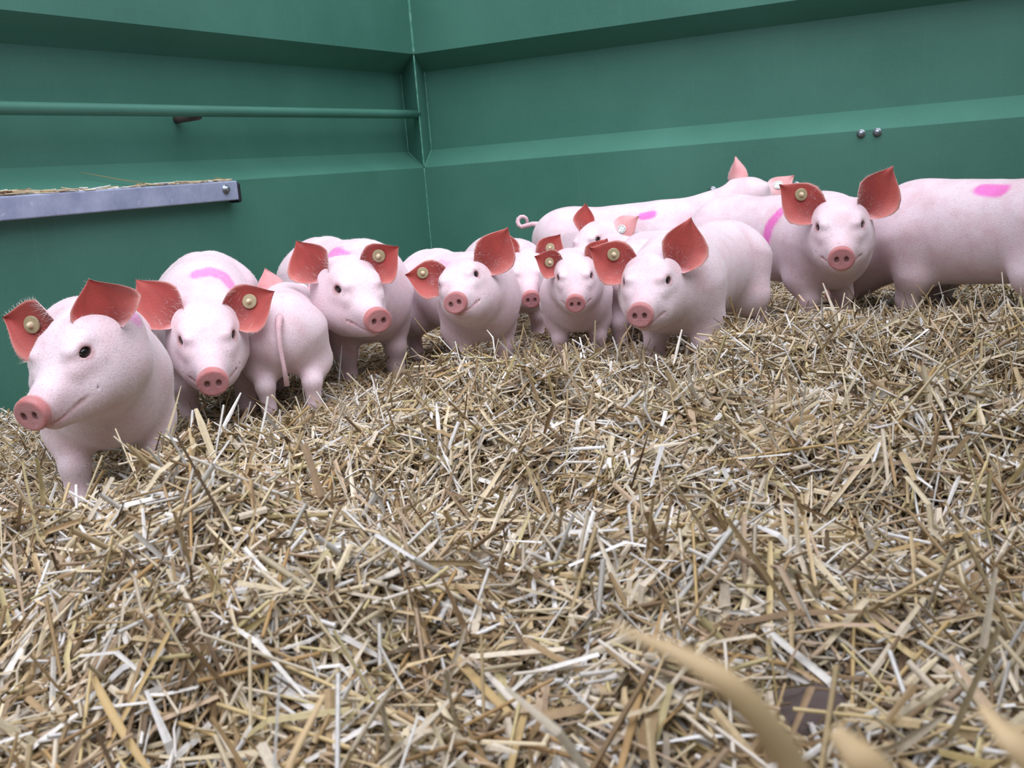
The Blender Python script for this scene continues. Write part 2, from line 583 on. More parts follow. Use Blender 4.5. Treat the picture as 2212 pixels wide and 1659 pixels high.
def surface_nets(F, lo, h):
    s = F < 0
    nx, ny, nz = F.shape
    cnt = np.zeros((nx - 1, ny - 1, nz - 1), np.int8)
    for i in (0, 1):
        for j in (0, 1):
            for k in (0, 1):
                cnt += s[i:nx - 1 + i, j:ny - 1 + j, k:nz - 1 + k]
    act = np.argwhere((cnt > 0) & (cnt < 8))
    corner = np.array([(i, j, k) for i in (0, 1) for j in (0, 1) for k in (0, 1)])
    vals = [F[act[:, 0] + c[0], act[:, 1] + c[1], act[:, 2] + c[2]] for c in corner]
    acc = np.zeros((len(act), 3)); w = np.zeros(len(act))
    for a in range(8):
        for b in range(a + 1, 8):
            if np.abs(corner[a] - corner[b]).sum() != 1: continue
            x = (vals[a] < 0) != (vals[b] < 0)
            t = vals[a][x] / (vals[a][x] - vals[b][x])
            acc[x] += corner[a] + t[:, None] * (corner[b] - corner[a]); w[x] += 1
    v = lo + (act + acc / w[:, None]) * h
    idx = np.full(cnt.shape, -1, np.int64); idx[tuple(act.T)] = np.arange(len(act))
    quads = []
    for ax in range(3):
        sl0 = [slice(1, -1)] * 3; sl1 = [slice(1, -1)] * 3
        sl0[ax] = slice(0, -1); sl1[ax] = slice(1, None)
        a, b = s[tuple(sl0)], s[tuple(sl1)]
        for flip, msk in ((False, a & ~b), (True, ~a & b)):
            e = np.argwhere(msk)
            off = np.ones(3, int); off[ax] = 0
            e = e + off
            u, w_ = (ax + 1) % 3, (ax + 2) % 3
            du = np.zeros(3, int); du[u] = 1
            dw = np.zeros(3, int); dw[w_] = 1
            c = [e - du - dw, e - dw, e, e - du]
            q = np.stack([idx[tuple(x.T)] for x in c], 1)
            quads.append(q[:, ::-1] if flip else q)
    return v, np.concatenate(quads)


def project(f, v, it=2, eps=0.0015):
    v = v.copy()
    for _ in range(it):
        d = f(v)
        g = np.stack([(f(v + np.eye(3)[i] * eps) - f(v - np.eye(3)[i] * eps)) / (2 * eps) for i in range(3)], 1)
        g2 = (g * g).sum(1) + 1e-6
        stp = np.clip(d / g2, -0.006, 0.006)
        v -= g * stp[:, None]
    return v


def hnoise(p, seed):
    r = np.random.default_rng(seed); o = np.zeros(len(p))
    for k in (25, 45, 80):
        for _ in range(2):
            o += np.sin(p @ (r.normal(size=3) * k) + r.uniform(0, 6.28)) / 4
    return o


C_SKIN = np.array(srgb(228, 208, 216)); C_SNOUT = np.array(srgb(186, 130, 132)); C_EARIN = np.array(srgb(172, 66, 58))
C_EAROUT = np.array(srgb(226, 160, 160)); C_EYE = np.array(srgb(176, 118, 118)); C_HOOF = np.array(srgb(176, 150, 136))
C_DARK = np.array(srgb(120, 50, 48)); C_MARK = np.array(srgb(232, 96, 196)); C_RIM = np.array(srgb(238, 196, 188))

EAR_S = np.array([0, .10, .25, .42, .58, .72, .84, .93, 1.0])
EAR_LO = np.array([.55, .88, 1.14, 1.20, 1.08, .78, .40, .14, .0])
EAR_HI = np.array([.48, .66, .84, .90, .80, .56, .30, .11, .0])


def build_ear(base, ax, nrm, lobe, L, W, cup, bend, seed):
    """one ear blade: a thick petal with a cupped inner side (facing nrm), wide lobe towards `lobe`, pointed tip"""
    ns, nt = 22, 17
    rng = np.random.default_rng(seed)
    ss = np.linspace(0, 1, ns) ** 0.9; tt = np.linspace(-1, 1, nt)
    inner = np.zeros((ns, nt, 3)); thick = np.zeros((ns, nt))
    for i, s in enumerate(ss):
        lo = np.interp(s, EAR_S, EAR_LO) * W; hi = np.interp(s, EAR_S, EAR_HI) * W
        funnel = max(0, 1 - s / 0.45)
        for j, t in enumerate(tt):
            w = (lo if t > 0 else hi)
            ang = 0.72 * cup * (0.75 + 1.3 * funnel) * t          # roll the blade round its long axis
            y = (math.sin(ang) / (0.72 * cup * (0.75 + 1.3 * funnel))) * w
            z = (1 - math.cos(ang)) / (0.72 * cup * (0.75 + 1.3 * funnel)) * w
            z += bend * L * s * s + 0.0035 * math.sin(3.2 * t + seed) * s
            inner[i, j] = base + ax * (L * s) + lobe * y + nrm * z
            thick[i, j] = 0.0012 + 0.0038 * (1 - s) * (1 - abs(t) ** 3) + 0.003 * funnel
    outer = inner - nrm * thick[..., None]
    v = np.concatenate([inner.reshape(-1, 3), outer.reshape(-1, 3)])
    n = ns * nt
    q = []
    g = lambda i, j, k=0: k * n + i * nt + j
    # orientation test so the inner side faces nrm
    nn = np.cross(inner[2, nt // 2 + 1] - inner[2, nt // 2], inner[3, nt // 2] - inner[2, nt // 2]) @ nrm
    for i in range(ns - 1):
        for j in range(nt - 1):
            a = (g(i, j), g(i, j + 1), g(i + 1, j + 1), g(i + 1, j))
            b = (g(i, j, 1), g(i + 1, j, 1), g(i + 1, j + 1, 1), g(i, j + 1, 1))
            if nn < 0: a, b = a[::-1], b[::-1]
            q += [a, b]
    rim = [(i, 0) for i in range(ns)] + [(ns - 1, j) for j in range(1, nt)] + [(i, nt - 1) for i in range(ns - 2, -1, -1)]
    for (i, j), (k, l) in zip(rim[:-1], rim[1:]):
        a = (g(i, j), g(k, l), g(k, l, 1), g(i, j, 1))
        q.append(a if nn > 0 else a[::-1])
    S = np.repeat(ss, nt); T = np.abs(np.tile(tt, ns))
    nz = hnoise(inner.reshape(-1, 3), seed)
    tsig = np.tile(tt, ns)
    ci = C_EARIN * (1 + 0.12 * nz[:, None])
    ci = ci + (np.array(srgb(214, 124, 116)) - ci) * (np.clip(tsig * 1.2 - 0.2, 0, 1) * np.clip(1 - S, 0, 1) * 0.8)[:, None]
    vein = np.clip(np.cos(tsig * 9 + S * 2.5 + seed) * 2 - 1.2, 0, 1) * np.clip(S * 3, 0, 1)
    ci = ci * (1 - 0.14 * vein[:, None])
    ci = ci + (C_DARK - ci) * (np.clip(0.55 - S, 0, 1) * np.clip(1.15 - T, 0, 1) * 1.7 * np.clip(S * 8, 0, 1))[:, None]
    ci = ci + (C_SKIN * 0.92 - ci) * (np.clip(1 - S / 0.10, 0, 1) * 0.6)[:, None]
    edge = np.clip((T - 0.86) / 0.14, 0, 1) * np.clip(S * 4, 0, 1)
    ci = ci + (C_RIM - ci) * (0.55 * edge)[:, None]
    co = C_EAROUT + (C_SKIN - C_EAROUT) * np.clip(1 - S / 0.5, 0, 1)[:, None]
    co = co * (1 + 0.06 * nz[:, None])
    return v, q, np.concatenate([ci, co]), inner, outer, (ss, tt)


def unit(v):
    v = np.asarray(v, float); return v / np.linalg.norm(v)


def disc_mesh(name, prof, mat, S=20):
    """lathe along +x, closed at both ends"""
    v, q, t = [], [], []
    for x, r in prof:
        for k in range(S):
            w = 2 * math.pi * k / S
            v.append((x, r * math.cos(w), r * math.sin(w)))
    for i in range(len(prof) - 1):
        for k in range(S):
            a = i * S + k; b = i * S + (k + 1) % S
            q.append((b, a, a + S, b + S) if False else (a, b, b + S, a + S))
    c = len(v); v += [(prof[0][0], 0, 0), (prof[-1][0], 0, 0)]
    n = (len(prof) - 1) * S
    for k in range(S):
        t.append((c, (k + 1) % S, k)); t.append((c + 1, n + k, n + (k + 1) % S))
    return mesh_np(name, np.array(v), q, t, mats=[mat], smooth=False)


TAG_BACK = disc_mesh('tag_back', [(-0.0065, 0.0125), (-0.0055, 0.0138), (-0.0038, 0.0138), (-0.0032, 0.012)], M['tag_white'])
TAG_FRONT = disc_mesh('ear_tag', [(-0.002, 0.013), (0.0012, 0.0136), (0.0022, 0.0125), (0.0026, 0.007)], M['tag_brass'])
STUD = disc_mesh('stud', [(0.002, 0.0052), (0.006, 0.0046), (0.0095, 0.0034), (0.0105, 0.0015)], M['stud'], 12)


def print_mesh():
    v, q = [], []
    rng = np.random.default_rng(3)
    for k in range(22):
        if k in (10, 11, 21): continue
        w = 2 * math.pi * k / 22
        for u in range(2 if k % 3 else 1):
            r0 = 0.0086 + 0.0016 * u; r1 = r0 + rng.uniform(0.0009, 0.0022)
            for r, dw in ((r0, -0.07), (r0, 0.07), (r1, 0.07), (r1, -0.07)):
                v.append((-0.0068, r * math.cos(w + dw), r * math.sin(w + dw)))
            q.append((len(v) - 4, len(v) - 1, len(v) - 2, len(v) - 3))
    for k in range(8):
        w = 2 * math.pi * k / 8; w2 = 2 * math.pi * (k + 1) / 8
        v += [(-0.0068, 0, 0), (-0.0068, 0.0012 * math.cos(w2), 0.0012 * math.sin(w2)), (-0.0068, 0.0012 * math.cos(w), 0.0012 * math.sin(w))]
    nt_ = 8
    base = len(v) - 3 * nt_
    return mesh_np('tag_print', np.array(v), q, [(base + 3 * k, base + 3 * k + 1, base + 3 * k + 2) for k in range(nt_)], mats=[M['ink']], smooth=False)


PRINT = print_mesh()


def eye_mesh():
    v, q, t = [], [], []
    S, Rn = 14, 9
    for i in range(1, Rn):
        a = math.pi * i / Rn
        for k in range(S):
            w = 2 * math.pi * k / S
            v.append((math.sin(a) * math.cos(w), math.sin(a) * math.sin(w), math.cos(a)))
    for i in range(Rn - 2):
        for k in range(S):
            a = i * S + k; b = i * S + (k + 1) % S
            q.append((a, a + S, b + S, b))
    c = len(v); v += [(0, 0, 1), (0, 0, -1)]
    for k in range(S):
        t.append((c, k, (k + 1) % S)); t.append((c + 1, (Rn - 2) * S + (k + 1) % S, (Rn - 2) * S + k))
    return mesh_np('eye', np.array(v), q, t, mats=[M['eye']])


EYEBALL = eye_mesh()


def make_pig(label, s, heading, gz, snout=None, head=(0, 0, 0), neck=(0.335, 0.0), body=None, head_local=None, ears=(), ear_tag=None,
             mark=None, legs=((0, 0),) * 4, tail='hang', fat=1.0, seed=1):
    """snout: world point of the snout disc; head: world heading, pitch and roll of the head in degrees;
    ears: (left, right), each (tip direction, facing direction, length, width, cup, bend) in image directions"""
    th = math.radians(heading)
    Rz = np.array([[math.cos(th), -math.sin(th), 0], [math.sin(th), math.cos(th), 0], [0, 0, 1]])
    y, p, r = (math.radians(a) for a in head)
    fx = np.array([math.cos(p) * math.cos(y), math.cos(p) * math.sin(y), math.sin(p)])
    l0 = np.array([-math.sin(y), math.cos(y), 0]); u0 = np.cross(fx, l0)
    ly = l0 * math.cos(r) + u0 * math.sin(r); uz = np.cross(fx, ly)
    Rh = np.stack([fx, ly, uz], 1)
    if snout is not None:
        Hw = np.asarray(snout) - s * (Rh @ SNOUT)
        off = Rz @ np.array([neck[0], neck[1], 0]) * s
        org = np.array([Hw[0] - off[0], Hw[1] - off[1], gz])
    else:
        org = np.array([body[0], body[1], gz])
        Hw = org + Rz @ (np.asarray(head_local) * s)
    hl = Rz.T @ (Hw - org) / s
    Rl = Rz.T @ Rh
    # ear frames, in pig coordinates
    frames = []
    for k, e in enumerate(ears):
        sg = 1 if k == 0 else -1
        ax = Rz.T @ imgdir(e[0]); nr = Rz.T @ imgdir(e[1])
        nr = unit(nr - ax * (nr @ ax))
        lobe = unit(np.cross(nr, ax))
        want = Rz.T @ imgdir(e[6]) if len(e) > 6 else (Rz.T @ (Rh @ np.array([0.3, sg * 0.5, -1.0])))
        if lobe @ want < 0: lobe = -lobe
        frames.append((ax, nr, lobe))
    P = dict(Rl=Rl, hl=hl, legs=legs, fat=fat, ear_ax=[Rl.T @ f[0] for f in frames])
    f = make_sdf(P)
    pts = np.array([[-0.37, -0.17, -0.012], [0.32, 0.17, 0.41]] + [hl + Rl @ np.array([a, b, c]) for a in (-0.11, 0.215) for b in (-.1, .1) for c in (-.13, .11)])
    lo, hi = pts.min(0), pts.max(0)
    h = 0.0075
    nn = np.ceil((hi - lo) / h).astype(int) + 1
    ax_ = [lo[i] + np.arange(nn[i]) * h for i in range(3)]
    G = np.stack(np.meshgrid(*ax_, indexing='ij'), -1).reshape(-1, 3).astype(np.float32)
    F = f(G).reshape(nn)
    F = np.maximum(F, -(G[:, 2].reshape(nn) + 0.004))      # flat soles
    v, q = surface_nets(F, lo, h)
    # finer faces on the head, finest on snout and eyes
    import bmesh
    me = mesh_np('tmp', v, q)
    bm = bmesh.new(); bm.from_mesh(me); bpy.data.meshes.remove(me)
    for lev in range(2):
        cen = np.array([fc.calc_center_median() for fc in bm.faces])
        hc = (cen - hl) @ Rl
        hs = hc.copy(); hs[:, 1] = np.abs(hs[:, 1])
        if lev == 0:
            sel = (hc[:, 0] > -0.01) & (np.abs(hc[:, 1]) < 0.1) & (hc[:, 2] > -0.12)
        else:
            sel = (hc[:, 0] > 0.145) | (np.linalg.norm(hs - EYE, axis=1) < 0.030)
            sel &= (np.abs(hc[:, 1]) < 0.1) & (hc[:, 2] > -0.12)
        bm.faces.ensure_lookup_table()
        eds = {e for i in np.nonzero(sel)[0] for e in bm.faces[i].edges}
        bmesh.ops.subdivide_edges(bm, edges=list(eds), cuts=1, use_grid_fill=True)
        vv = np.array([w.co for w in bm.verts])
        mv = vv[:, 2] > 0.004
        vv[mv] = project(f, vv[mv], 2)
        for w, c in zip(bm.verts, vv): w.co = c
    bmesh.ops.triangulate(bm, faces=[fc for fc in bm.faces if len(fc.verts) > 4])
    bm.verts.index_update()
    v = np.array([w.co for w in bm.verts])
    quads = [[w.index for w in fc.verts] for fc in bm.faces if len(fc.verts) == 4]
    tris = [[w.index for w in fc.verts] for fc in bm.faces if len(fc.verts) == 3]
    bm.free()
    # skin colours
    q_ = (v - hl) @ Rl
    hs = q_.copy(); hs[:, 1] = np.abs(hs[:, 1])
    onhead = (np.linalg.norm(q_ - np.array([0.07, 0, -0.01]), axis=1) < 0.17)
    col = np.tile(C_SKIN, (len(v), 1)) * (1 + 0.03 * hnoise(v, seed + 50))[:, None]

    def blend(c, w):
        nonlocal col
        col = col + (c - col) * np.clip(w, 0, 1)[:, None]
    blend(C_SNOUT, onhead * np.clip((q_[:, 0] - 0.140) / 0.034, 0, 1) * np.where(q_[:, 0] > 0.171, 1.0, 0.42))
    rr = np.sqrt((q_[:, 1] / 1.08) ** 2 + ((q_[:, 2] + 0.022) / 0.94) ** 2)
    blend(np.array(srgb(190, 100, 94)), onhead * (q_[:, 0] > 0.165) * np.clip((rr - 0.020) / 0.010, 0, 1) * (0.35 + 0.35 * hnoise(v * 2, seed + 7)))
    de = np.linalg.norm(hs - EYE, axis=1)
    blend(C_EYE, onhead * np.clip((0.0205 - de) / 0.007, 0, 1) * 0.7)
    dn = np.sqrt(((hs - np.array([0.189, 0.0118, -0.0225])) ** 2 * np.array([0.4, 1.2, 0.75])).sum(1))
    blend(C_DARK * 0.35, onhead * np.clip((0.0075 - dn) / 0.0025, 0, 1))
    mth = np.minimum(rc(hs.astype(np.float32), (0.086, 0.052, -0.036), (0.14, 0.031, -0.0515), 0, 0), rc(hs.astype(np.float32), (0.14, 0.031, -0.0515), (0.18, 0.01, -0.054), 0, 0))
    blend(np.array(srgb(190, 112, 112)), onhead * np.clip((0.008 - mth) / 0.006, 0, 1) * 0.4)
    blend(C_HOOF, np.clip((0.020 - v[:, 2]) / 0.006, 0, 1))
    if mark:
        dm = np.full(len(v), 9.0)
        if 'px' in mark:
            w = (v * s) @ Rz.T + org - np.array([0, 0, CAM_Z]); dd = w @ FWD
            X_ = 1106 + 2344.3 * (w @ RIGHT) / dd; Y_ = 829.5 - 2344.3 * (w @ UP) / dd
            mark['path'] = []
            for mx, my in mark['px']:
                e2 = np.hypot(X_ - mx, Y_ - my)
                near = np.nonzero(e2 < max(10, e2.min() + 4))[0]
                mark['path'].append(v[near[np.argmin(dd[near])]])
            print('MARK', seed, np.round(mark['path'], 3).tolist())
        for a, b in zip(mark['path'][:-1], mark['path'][1:]):
            dm = np.minimum(dm, rc(v.astype(np.float32), np.array(a), np.array(b), 0, 0))
        w = np.clip((mark['r'] - dm) / (0.35 * mark['r']) + 0.25 * hnoise(v * 1.5, seed), 0, 1)
        blend(C_MARK, w * mark.get('a', 0.9) * (v[:, 2] > 0.2))
    parts_v, parts_q, parts_c = [v], [np.array(quads)], [col]
    tris = np.array(tris) if len(tris) else np.zeros((0, 3), int)
    n0 = len(v)
    # ears and tail belong to the same mesh
    earinfo = []
    for k, (e, (ax, nr, lobe)) in enumerate(zip(ears, frames)):
        sg = 1 if k == 0 else -1
        b0 = hl + Rl @ np.array([-0.018, sg * 0.053, 0.028]) - ax * 0.004 + nr * 0.012
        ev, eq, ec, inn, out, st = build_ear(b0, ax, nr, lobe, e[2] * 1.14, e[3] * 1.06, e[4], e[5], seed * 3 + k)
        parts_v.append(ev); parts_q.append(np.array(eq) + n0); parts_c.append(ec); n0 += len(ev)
        earinfo.append((inn, nr, ax, lobe))
    tb = np.array([-0.332, 0, 0.318])
    if tail == 'hang':
        tp = [tb + np.array(a) for a in ((0.03, 0, 0.0), (-0.008, 0, -0.004), (-0.022, 0.004, -0.03), (-0.026, 0.006, -0.08), (-0.024, 0.002, -0.135), (-0.016, 0, -0.20))]
        tr = [0.014, 0.011, 0.0085, 0.0068, 0.0058, 0.0085]
    else:
        tp = [tb + np.array((0.03, 0, 0.0)), tb + np.array((-0.005, 0, 0.006))]
        for k in range(11):
            a = -1.2 + k * 0.62
            tp.append(tb + np.array([-0.040 - 0.0035 * k * 0.4 + 0.020 * math.cos(a + 3.14), -0.004 + 0.004 * k, 0.016 + 0.020 * math.sin(a)]))
        tr = [0.013] + [0.0095 - 0.0004 * k for k in range(len(tp) - 1)]
    tv, tq, tt_ = tube_arrays(np.array(tp), np.array(tr), 10)
    parts_v.append(tv); parts_q.append(np.array(tq) + n0); parts_c.append(np.tile(C_SKIN * np.array([0.94, 0.80, 0.80]), (len(tv), 1)))
    tris = np.concatenate([tris, np.array(tt_) + n0])
    V = np.concatenate(parts_v) * s; Q = np.concatenate(parts_q); Cc = np.concatenate(parts_c)
    me = mesh_np('pig', V, Q, tris, mats=[M['skin']], cols=Cc)
    o = link('pig', me, None, org)
    o.rotation_euler = (0, 0, th)
    tag(o, label, 'pig', 'young pigs standing on the straw')
    # eyes
    for sg in (1, -1):
        ey = link('eye', EYEBALL, o, (hl + Rl @ (EYE * np.array([1, sg, 1]) + np.array([0, -sg * 0.0034, 0]))) * s)
        ey.rotation_euler = Matrix(Rl.tolist()).to_euler()
        ey.scale = (0.0117 * s, 0.0106 * s, 0.0104 * s)
    # ear tag
    if ear_tag is not None:
        k, fs, ft = ear_tag
        inn, nr, ax, lobe = earinfo[k]
        ns, nt = inn.shape[:2]
        i, j = int(fs * (ns - 1)), int((ft * 0.5 + 0.5) * (nt - 1))
        c = inn[i, j]
        du = inn[i, min(j + 1, nt - 1)] - inn[i, j - 1]; dv = inn[i + 1, j] - inn[i - 1, j]
        n_ = unit(np.cross(du, dv)); n_ = n_ if n_ @ nr > 0 else -n_
        t1 = unit(dv); t2 = np.cross(n_, t1)
        Rm = Matrix(np.stack([n_, t1, t2], 1).tolist())
        tg = link('ear_tag', TAG_FRONT, o, (c + n_ * 0.004) * s)
        tg.rotation_euler = Rm.to_euler(); tg.scale = (s * 1.2, s * 1.2, s * 1.2)
        tg['label'] = 'round button ear tag'
        link('tag_back', TAG_BACK, tg, (-0.003, 0, 0)); link('stud', STUD, tg); link('tag_print', PRINT, tg, (-0.003, 0, 0))
    # bristles: fine white hairs lying back along the skin, fringes in the ears
    rng = np.random.default_rng(seed + 900)
    tri = np.concatenate([Q[:, [0, 1, 2]], Q[:, [0, 2, 3]]])
    nb = len(np.concatenate([parts_q[0]]))
    tri = np.concatenate([Q[:nb, [0, 1, 2]], Q[:nb, [0, 2, 3]]])
    a, b_, c = V[tri[:, 0]], V[tri[:, 1]], V[tri[:, 2]]
    cr = np.cross(b_ - a, c - a); ar = np.linalg.norm(cr, axis=1) + 1e-12; nrm = cr / ar[:, None]
    N = 6500
    hx = ((a / s - hl) @ Rl)[:, 0]
    wgt = ar * np.where((hx > 0.13) & (np.linalg.norm(a / s - hl, axis=1) < 0.25), 0.12, 1.0) * np.where(a[:, 2] > 0.06 * s, 1, 0.2)
    pick = rng.choice(len(tri), N, p=wgt / wgt.sum())
    w1 = rng.random((N, 2)); w1 = np.where(w1.sum(1, keepdims=True) > 1, 1 - w1, w1)
    pos = a[pick] + w1[:, :1] * (b_[pick] - a[pick]) + w1[:, 1:] * (c[pick] - a[pick])
    nn_ = nrm[pick]
    back = np.array([-1.0, 0, -0.35]) + rng.normal(0, 0.35, (N, 3))
    tg_ = back - nn_ * (back * nn_).sum(1, keepdims=True); tg_ /= np.linalg.norm(tg_, axis=1)[:, None] + 1e-9
    ln = rng.uniform(0.005, 0.012, N) * s
    tip = pos + (tg_ * 0.86 + nn_ * rng.uniform(0.15, 0.45, (N, 1))) * ln[:, None]
    sd = np.cross(nn_, tg_) * (0.00019 * s)
    hv = [np.stack([pos - sd, pos + sd, tip], 1).reshape(-1, 3)]
    for (inn, nr, ax, lobe) in earinfo:
        ns, nt = inn.shape[:2]
        K = 90
        ii = rng.integers(1, 8, K); jj = np.where(rng.random(K) < 0.6, rng.integers(0, nt, K), rng.choice([0, nt - 1], K))
        p0 = inn[ii, jj] * s
        dr = ax * 0.5 + nr * 0.7 + rng.normal(0, 0.35, (K, 3)); dr /= np.linalg.norm(dr, axis=1)[:, None]
        L2 = rng.uniform(0.010, 0.022, (K, 1)) * s
        sd2 = np.cross(dr, nr); sd2 = sd2 / (np.linalg.norm(sd2, axis=1)[:, None] + 1e-9) * 0.00019
        hv.append(np.stack([p0 - sd2, p0 + sd2, p0 + dr * L2], 1).reshape(-1, 3))
        K = 160
        ii = rng.integers(2, ns - 1, K); jj = rng.choice([0, nt - 1], K)
        p0 = inn[ii, jj] * s
        dr = ax * 0.7 + lobe * np.where(jj == 0, -0.6, 0.6)[:, None] + rng.normal(0, 0.25, (K, 3)); dr /= np.linalg.norm(dr, axis=1)[:, None]
        sd2 = np.tile(nr, (K, 1)) * 0.00025
        hv.append(np.stack([p0 - sd2, p0 + sd2, p0 + dr * rng.uniform(0.004, 0.009, (K, 1))], 1).reshape(-1, 3))
    hv = np.concatenate(hv)
    br = link('bristles', mesh_np('bristles', hv, None, np.arange(len(hv)).reshape(-1, 3), mats=[M['bristle']]), o)
    br['kind'] = 'stuff'
    def pj(p):
        w = org + Rz @ (np.asarray(p) * s) - np.array([0, 0, CAM_Z]); d = w @ FWD
        return (int(1106 + 2344.3 * (w @ RIGHT) / d), int(829.5 - 2344.3 * (w @ UP) / d))
    he = lambda a: pj(hl + Rl @ np.array(a))
    print('PX', seed, 'eyeL', he(EYE), 'eyeR', he(EYE * np.array([1, -1, 1])), 'snout', he(SNOUT), 'poll', he((-0.04, 0, 0.07)),
          'tipL', pj(earinfo[0][0][-1, 0]), 'tipR', pj(earinfo[1][0][-1, 0]), 'baseL', pj(earinfo[0][0][0, 8]), 'baseR', pj(earinfo[1][0][0, 8]),
          'feet', [pj((0.155 + legs[0][0], 0.066 + legs[0][1], 0.01)), pj((0.155 + legs[1][0], -0.066 + legs[1][1], 0.01)), pj((-0.248, 0.068, 0.01)), pj((-0.248, -0.068, 0.01))],
          'rumptop', pj((-0.2, 0, 0.378)), 'midtop', pj((0, 0, 0.371)), 'rumpend', pj((-0.34, 0, 0.26)))
    REG.append((seed, f, org, Rz, s, V))
    print('PIG', label[:40], 'org', np.round(org, 3), 'head local', np.round(hl, 3), 'verts', len(V))
    return o


REG = []
# ears: (tip direction, facing direction, length, half width, cup, bend)
# 1 head turned aside in front of the side wall
make_pig('pig with smudged face turned aside, low nose, standing at the end of the row', 1.0, -67, -0.075, pt(65, 898, 1.76), (-109, -20, 4), (0.315, -0.02),
         ears=(((-0.30, 0.85, 0.30), (0.15, -0.05, 1), 0.085, 0.062, 1.2, 0.06, (1, -0.2, 0)), ((-0.95, 0.25, -0.2), (-0.2, -0.15, 1), 0.105, 0.055, 1.1, 0.06)),
         ear_tag=(1, 0.5, 0.1), mark=dict(px=[(240, 655), (275, 668), (302, 684)], r=0.018, a=0.55), legs=((0.0, 0.02), (0.03, -0.01), (0, 0), (0, 0)), seed=1)
# 2 facing the camera
make_pig('pig facing forward with wide spread ears and pink crescent sprayed behind its head', 1.05, -76, -0.05, pt(460, 828, 2.32), (-75, -19, 0), (0.325, 0.0), fat=0.92,
         ears=(((0.88, 0.45, 0.05), (-0.15, -0.05, 1), 0.108, 0.055, 1.0, 0.06), ((-0.72, 0.70, -0.05), (0.15, -0.05, 1), 0.118, 0.056, 0.9, 0.05)),
         ear_tag=(0, 0.52, -0.05), mark=dict(px=[(425, 583), (460, 580), (488, 590), (503, 607)], r=0.019, a=0.7), seed=2)
# 3 seen from behind
make_pig('pig seen from behind with long straight tail hanging between its hind legs', 0.79, 98, -0.045, None, (98, -12, 0), body=(-0.562, 2.765), head_local=(0.30, 0.0, 0.285),
         ears=(((-0.3, 0.95, -0.1), (0.1, -0.1, -1), 0.105, 0.050, 1.3, -0.02), ((0.15, 0.98, -0.2), (1.0, 0.0, -0.3), 0.10, 0.048, 1.2, 0.0)),
         fat=0.9, seed=3)
# 4
make_pig('pig looking aside behind a tail, with tagged ear and magenta patch on its back', 1.06, -65, -0.055, pt(818, 693, 2.66), (-62, -14, 0), (0.305, -0.085), fat=0.90,
         ears=(((0.78, 0.55, 0.15), (0.1, 0.05, 1), 0.100, 0.055, 1.25, 0.12), ((-0.55, 0.75, 0.0), (-0.1, -0.1, 1), 0.100, 0.056, 1.15, 0.10)),
         ear_tag=(0, 0.5, -0.15), mark=dict(px=[(708, 541), (732, 541)], r=0.03), seed=4)
# 5
make_pig('pig tilting its head with one ear drooping flat and one ear upright', 0.90, -65, -0.05, pt(983, 655, 2.62), (-100, -2, 14), (0.30, -0.10), fat=0.95,
         ears=(((0.55, 0.85, 0.1), (0.1, -0.1, 1), 0.128, 0.058, 0.85, 0.03), ((-0.98, 0.10, 0.1), (0.1, 0.1, 1), 0.110, 0.055, 0.8, 0.02)),
         ear_tag=(1, 0.58, -0.15), mark=dict(px=[(940, 562), (958, 566)], r=0.02, a=0.3), seed=5)
# 6
make_pig('pig at the back with nose showing between two tilted and tagged heads', 0.89, -78, -0.055, pt(1148, 648, 3.22), (-88, -18, 0), (0.325, 0.0),
         ears=(((0.6, 0.78, 0.1), (0, 0.1, 1), 0.105, 0.052, 1.1, 0.08), ((-0.25, 0.95, 0.0), (0, 0, 1), 0.11, 0.052, 1.0, 0.06)),
         ear_tag=(0, 0.5, 0.0), mark=dict(px=[(1036, 548), (1030, 560)], r=0.022), seed=6)
# 7
make_pig('small pig facing forward with crumpled tagged ear in the middle of the row', 0.77, -93, -0.03, pt(1243, 657, 2.68), (-96, -16, 0), (0.325, 0.0), fat=0.92,
         ears=(((0.55, 0.85, 0.1), (0.0, 0.2, 1), 0.095, 0.052, 1.1, 0.12), ((-0.85, 0.30, 0.3), (-0.1, 0.1, 1), 0.095, 0.052, 1.35, 0.12)),
         ear_tag=(1, 0.45, 0.1), seed=7)
# 8
make_pig('pig half hidden with slim upright ear and white printed ear tag showing', 0.88, -168, -0.075, pt(1243, 570, 3.62), (-124, -14, 8), (0.30, -0.02),
         ears=(((0.88, 0.45, 0.35), (0.35, -0.30, -0.9), 0.12, 0.052, 0.9, 0.03), ((0.02, 1.0, 0.0), (0.0, -0.1, 1), 0.115, 0.045, 1.5, 0.05)),
         ear_tag=(0, 0.42, 0.3), seed=8)
# 9
make_pig('pig in front with tagged ear pointing sideways, pale flank and straw at its feet', 0.93, -122, -0.03, pt(1382, 682, 2.38), (-108, -11, 0), (0.315, 0.0),
         ears=(((0.30, 0.93, 0.1), (0.05, -0.1, 1), 0.122, 0.058, 0.95, 0.04), ((-0.88, 0.42, 0.15), (0.15, 0.05, 1), 0.115, 0.058, 0.9, 0.05)),
         ear_tag=(1, 0.5, -0.25), seed=9)
# 10
make_pig('pig with curled tail walking away along the green end wall, head raised', 1.04, -14, -0.05, None, (58, -2, 0), body=(0.47, 4.18), head_local=(0.46, 0.03, 0.362),
         ears=(((-0.05, 1.0, 0.0), (0.75, 0, -0.6), 0.115, 0.048, 1.3, 0.05), ((0.85, 0.45, 0.1), (0.3, -0.5, -0.8), 0.110, 0.052, 1.0, 0.03)),
         ear_tag=(1, 0.45, 0.2), mark=dict(px=[(1385, 458), (1402, 457)], r=0.018), tail='curl', seed=10)
